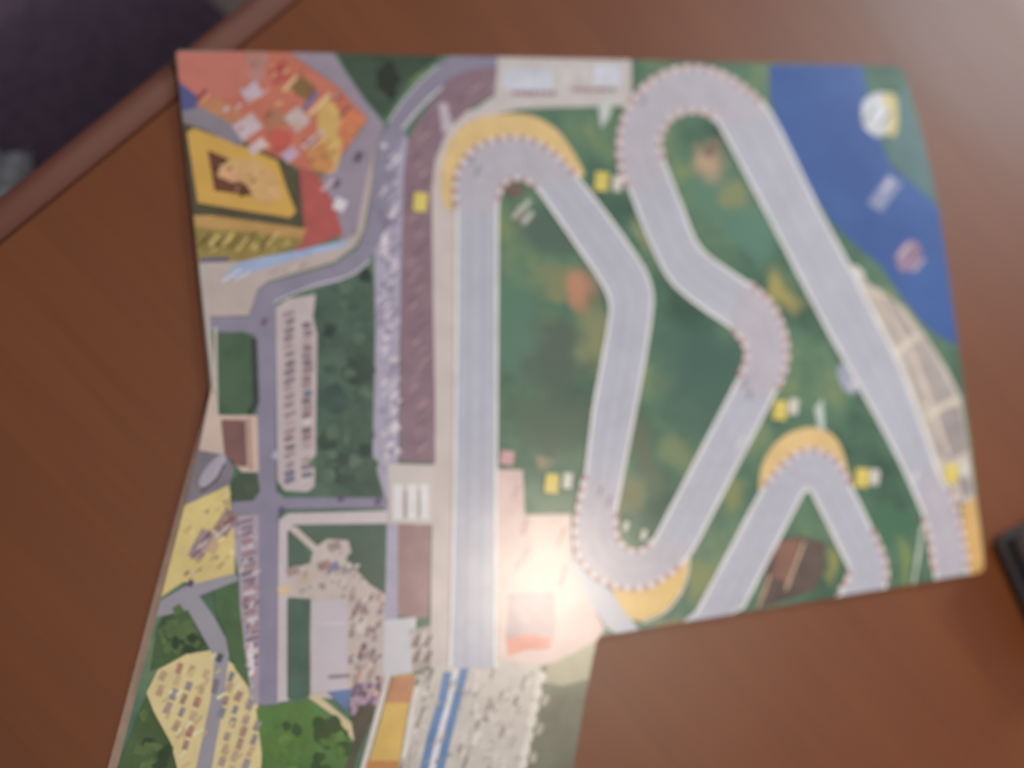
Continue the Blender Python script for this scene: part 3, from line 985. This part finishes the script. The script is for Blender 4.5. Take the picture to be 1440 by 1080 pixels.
def zone(l, r):
    poly('corner_zone', smooth_pts(l, False) + smooth_pts(r, False)[::-1], (172, 167, 178), 5.5, track, vary=.05)


zone([(643, 300), (642, 280), (645, 243), (668, 210), (700, 197), (737, 196), (769, 209), (793, 231), (810, 250)], [(699, 300), (700, 282), (706, 262), (720, 251), (738, 252), (752, 262)])
zone([(870, 695), (864, 732), (866, 752), (876, 769), (893, 777), (908, 773), (921, 758)], [(824, 668), (813, 722), (810, 757), (817, 785), (836, 808), (866, 823), (906, 825), (940, 807), (964, 786), (977, 768)])
zone([(1030, 550), (1047, 518), (1051, 498), (1045, 478), (1026, 458)], [(1086, 558), (1103, 520), (1106, 490), (1098, 455), (1080, 423), (1045, 395)])
zone([(893, 284), (875, 238), (872, 205), (878, 170), (892, 140), (915, 116), (950, 99), (985, 97), (1020, 108), (1055, 132), (1085, 162)], [(938, 238), (926, 206), (928, 188), (938, 170), (955, 158), (980, 154), (1000, 160), (1015, 180)])
zone([(1312, 650), (1341, 705), (1352, 750), (1362, 807)], [(1292, 708), (1300, 727), (1310, 765), (1316, 813)])
lanes(Ls, Rs, track)
lanes(L2s, R2s, track2)
WHITE = (222, 218, 218)
for pts, par in ((Ls, track), (L2s, track2)):
    line('track_border', pts, 4.4, WHITE, 6.6, par)
for pts, par in ((Rs, track), (R2s, track2)):
    line('track_border', pts, 4.4, WHITE, 6.6, par)
# kerbs: pink and white blocks round the bends
kerb([(642, 290), (645, 243), (668, 210), (700, 197), (737, 196), (769, 209), (793, 231), (815, 254)], -2, 5, 7.4, track)
kerb([(700, 282), (706, 262), (720, 251), (738, 252), (755, 264)], -4, 3, 7.4, track)
kerb([(824, 668), (813, 722), (810, 757), (817, 785), (836, 808), (866, 823), (906, 825), (940, 807), (966, 784)], -5, 2, 7.4, track)
kerb([(865, 722), (866, 752), (876, 769), (893, 777), (908, 773), (921, 758)], -2, 5, 7.4, track)
kerb([(1092, 547), (1103, 520), (1106, 490), (1098, 455), (1080, 423), (1047, 396)], -5, 2, 7.4, track)
kerb([(1040, 530), (1047, 518), (1051, 498), (1045, 478), (1028, 460)], -2, 5, 7.4, track)
kerb([(884, 262), (875, 238), (872, 205), (878, 170), (892, 140), (915, 116), (950, 99), (985, 97), (1020, 108), (1055, 132), (1078, 154)], -2, 6, 7.4, track)
kerb([(932, 224), (926, 206), (928, 188), (938, 170), (955, 158), (980, 154), (1000, 160), (1012, 174)], -6, 2, 7.4, track)
kerb([(1334, 690), (1341, 705), (1352, 750), (1361, 803)], -2, 5, 7.4, track)
kerb([(1300, 727), (1310, 765), (1315, 810)], -5, 2, 7.4, track)
kerb([(1076, 684), (1086, 672), (1112, 645), (1142, 633), (1172, 646), (1186, 665), (1198, 688)], -2, 5, 7.4, track2)
kerb([(1226, 746), (1240, 778), (1246, 806), (1244, 828)], -2, 5, 7.4, track2)
kerb([(1196, 802), (1192, 818), (1178, 838)], -5, 2, 7.4, track2)
for x, y in ((845, 690), (857, 705), (1047, 538), (1055, 555), (664, 225), (672, 240), (905, 140)):
    line('grid_mark', [(x - 2, y + 7), (x + 2, y - 7)], 2.4, (122, 116, 140), 8, track)
for x, y in ((1040, 622), (1286, 672), (1200, 540)):
    line('grid_mark', [(x - 5, y + 8), (x + 5, y - 8)], 5, (200, 196, 200), 8, track)

# ---- yellow and white corner markers
for (x, y, wx, wy) in ((591, 284, None, None), (846, 255, 868, 258), (776, 680, 798, 676), (1097, 577, 1116, 572), (1212, 672, 1230, 671), (1338, 666, 1356, 660)):
    m_ = poly('printed_corner_marker', rect(x, y, 19, 27, 6), (206, 188, 92), 8.4, vary=.1)
    if wx:
        poly('printed_corner_number', rect(wx, wy, 13, 22, 6), (196, 192, 184), 8.4, vary=.1)
poly('printed_flag', [(1145, 574), (1157, 560), (1160, 607), (1152, 605)], (176, 190, 184), 4)
line('printed_fence', [(1297, 738), (1290, 790), (1285, 822)], 4, (182, 192, 180), 4)
cabin = poly('printed_cabin', [(1090, 762), (1124, 752), (1162, 764), (1158, 800), (1146, 830), (1106, 844), (1068, 856), (1076, 806)], (92, 78, 72), 3, vary=.2)
poly('printed_cabin_roof', [(1092, 764), (1128, 756), (1108, 818), (1086, 812)], (130, 94, 80), 4, cabin)
line('printed_cabin_ridge', [(1131, 762), (1105, 830)], 3, (196, 168, 140), 5, cabin)
line('printed_cabin_ridge', [(1083, 808), (1067, 854)], 3.4, (190, 152, 126), 5, cabin)
for x, y in ((880, 740), (905, 752)):
    poly('printed_post', rect(x, y, 7, 14, 18), (196, 196, 178), 8)
for x, y, a in ((738, 290, 40), (742, 306, 40), (728, 298, 35)):
    poly('printed_fence', rect(x, y, 7, 22, a), (170, 176, 166), 4)
poly('printed_dirt_patch', blob(722, 268, 14, 10, 10, .15), (112, 92, 82), 3, smooth=True)

# ---- small printed marks: pale and dark diagonal strokes
def marks(par, region, n, palette, layer, lmin=5, lmax=12, w=(1.6, 3.4), ang=-42):
    xs = [p[0] for p in region]
    ys = [p[1] for p in region]
    q = []
    while len(q) < n:
        x, y = random.uniform(min(xs), max(xs)), random.uniform(min(ys), max(ys))
        if not inside((x, y), region):
            continue
        a = math.radians(ang + random.uniform(-14, 14))
        l = random.uniform(lmin, lmax)
        q.append((rect(x, y, l, random.uniform(*w), math.degrees(a)), random.randrange(len(palette))))
    o = sheet('printed_marks', q, [print_mat(c) for c in palette], layer, par, 0.6)
    o['kind'] = 'stuff'


marks(fair, [(290, 120), (350, 90), (400, 84), (470, 126), (508, 168), (478, 212), (458, 238), (380, 212), (320, 176)], 46,
      [(222, 176, 122), (150, 66, 52), (200, 176, 182), (216, 150, 96), (128, 84, 70), (206, 132, 104), (176, 96, 84)], 4.8)
marks(ride, [(310, 230), (370, 240), (388, 276), (330, 268)], 9, [(170, 120, 84), (224, 186, 130), (120, 74, 52)], 7.4, 5, 10)
marks(hall, [(282, 330), (410, 338), (400, 350), (290, 362)], 14, [(222, 192, 116), (104, 88, 42), (170, 148, 78)], 5.4, 6, 14)
marks(estate, [(262, 740), (322, 690), (328, 800), (262, 812)], 26, [(226, 208, 150), (156, 130, 112), (188, 160, 108), (130, 104, 100), (206, 190, 176)], 5, 5, 13, (2, 4))
marks(serv, [(534, 260), (562, 210), (560, 640), (546, 660), (532, 480)], 60, [(206, 198, 206), (120, 112, 138), (186, 178, 196), (140, 132, 156)], 4.4, 7, 16, (2, 4.5))
marks(roads, [(520, 300), (545, 200), (555, 300), (528, 340)], 6, [(160, 156, 176), (112, 106, 128)], 4.4)
marks(fore, [(330, 396), (480, 360), (400, 380)], 8, [(200, 186, 180), (150, 140, 150)], 4.4, 8, 16)
marks(plaza, [(440, 776), (490, 776), (536, 840), (536, 960), (496, 970), (492, 842), (410, 830)], 50, [(156, 134, 134), (206, 196, 190), (126, 108, 114), (170, 150, 140)], 5, 4, 9, (2, 4))
marks(terr, [(332, 730), (362, 730), (362, 980), (350, 960)], 40, [(206, 190, 192), (120, 98, 112), (170, 130, 136), (190, 176, 184)], 4.9, 5, 11, (2, 4))
marks(lot, [(214, 974), (300, 920), (362, 1000), (362, 1130), (262, 1130)], 40, [(226, 210, 160), (190, 166, 118), (200, 176, 130)], 3.5, 8, 18, (2.5, 5))
marks(big, [(600, 950), (750, 945), (722, 1130), (575, 1130)], 60, [(206, 200, 194), (160, 150, 142), (178, 170, 162), (140, 130, 122)], 5.3, 5, 12, (2, 4))
for reg, cols in (([(450, 410), (520, 380), (524, 640), (530, 696), (450, 696)], [(84, 106, 88), (50, 66, 60), (70, 92, 76)]),
                  ([(366, 1000), (440, 990), (490, 1040), (482, 1140), (372, 1140)], [(98, 132, 62), (58, 84, 44), (84, 116, 54)]),
                  ([(222, 900), (250, 850), (284, 905), (240, 930)], [(84, 108, 64), (50, 66, 44)]),
                  ([(200, 1000), (240, 1060), (240, 1140), (160, 1140)], [(90, 114, 64), (54, 72, 44)])):
    for k in range(26):
        for _ in range(40):
            x, y = random.uniform(min(p[0] for p in reg), max(p[0] for p in reg)), random.uniform(min(p[1] for p in reg), max(p[1] for p in reg))
            if inside((x, y), reg):
                break
        poly('printed_tree', blob(x, y, random.uniform(5, 11), random.uniform(5, 11), 9, .25), random.choice(cols), 4 + random.uniform(0, .8), smooth=True, vary=.2, scale=90)

# ------------------------------------------------------------------ chair and cloth beyond the table edge, case on the table
def rounded_box(bm, cx, cy, cz, sx, sy, sz, r, ang=0, seg=5):
    res = bmesh.ops.create_cube(bm, size=1)
    vs_ = res['verts']
    bmesh.ops.scale(bm, vec=(sx, sy, sz), verts=vs_)
    es = list({e for v in vs_ for e in v.link_edges})
    out = bmesh.ops.bevel(bm, geom=es, offset=r, segments=seg, affect='EDGES', profile=0.5)
    vv = [v for v in bm.verts]
    bmesh.ops.rotate(bm, cent=(0, 0, 0), matrix=Matrix.Rotation(ang, 3, 'Z'), verts=vv)
    bmesh.ops.translate(bm, vec=(cx, cy, cz), verts=vv)


tang = math.atan2(U.y, U.x)
SEAT = -0.30
cp = unproject(20, 95, SEAT)
chair = empty('chair', (cp.x, cp.y, FZ))
tag(chair, 'dark chair with a purple seat pad beyond the table edge', 'chair')
cw = 0.40
bm = bmesh.new()
rounded_box(bm, cp.x, cp.y, SEAT - 0.03, cw, cw, 0.05, 0.02, tang)
wparent(link_mesh('seat_pad', bm, plain_mat('purple_cloth', (78, 62, 76), 0.95, 120), smooth=True), chair)
dkw = plain_mat('dark_wood', (46, 34, 28), 0.6)
bm = bmesh.new()
rounded_box(bm, cp.x, cp.y, SEAT - 0.075, cw + 0.01, cw + 0.01, 0.036, 0.006, tang, 2)
wparent(link_mesh('seat_frame', bm, dkw), chair)
for a, b_ in ((-1, -1), (1, -1), (1, 1), (-1, 1)):
    q = Vector((cp.x, cp.y, 0)) + (U * a + V * b_) * (cw / 2 - 0.03)
    bm = bmesh.new()
    rounded_box(bm, q.x, q.y, (FZ + SEAT - 0.094) / 2, 0.034, 0.034, SEAT - 0.094 - FZ, 0.006, tang, 2)
    wparent(link_mesh('leg', bm, dkw), chair)

gp = unproject(6, 262, SEAT)
bm = bmesh.new()
nseg = 14
grid = [[bm.verts.new((gp.x + (i / nseg - .5) * 0.05, gp.y + (j / nseg - .5) * 0.05,
                       SEAT + 0.006 + 0.011 * math.sin(i * 0.9 + j * .4) * math.sin(j * 0.7) + 0.012)) for j in range(nseg + 1)] for i in range(nseg + 1)]
for i in range(nseg):
    for j in range(nseg):
        bm.faces.new((grid[i][j], grid[i + 1][j], grid[i + 1][j + 1], grid[i][j + 1]))
bmesh.ops.solidify(bm, geom=bm.faces[:], thickness=0.004)
cl = link_mesh('crumpled_cloth', bm, plain_mat('grey_cloth', (232, 228, 232), 0.95, 90, .15), smooth=True)
tag(cl, 'crumpled pale grey cloth on the dark chair seat', 'cloth')

kp = unproject(1488, 815, 0.0)
case = empty('zip_case', (kp.x, kp.y, 0.0))
tag(case, 'dark grey rounded zip case lying on the table beside the board', 'case')
bm = bmesh.new()
rounded_box(bm, kp.x, kp.y, 0.0095, 0.10, 0.11, 0.018, 0.0088, 0.25)
cm = plain_mat('case_fabric', (72, 70, 70), 0.7, 300)
wparent(link_mesh('case_base', bm, cm, smooth=True), case)
bm = bmesh.new()
rounded_box(bm, kp.x, kp.y, 0.0305, 0.10, 0.11, 0.022, 0.0105, 0.25)
wparent(link_mesh('case_lid', bm, cm, smooth=True), case)
bm = bmesh.new()
rounded_box(bm, kp.x, kp.y, 0.019, 0.095, 0.105, 0.003, 0.0012, 0.25, 2)
wparent(link_mesh('zipper', bm, plain_mat('zip', (28, 27, 28), 0.5)), case)
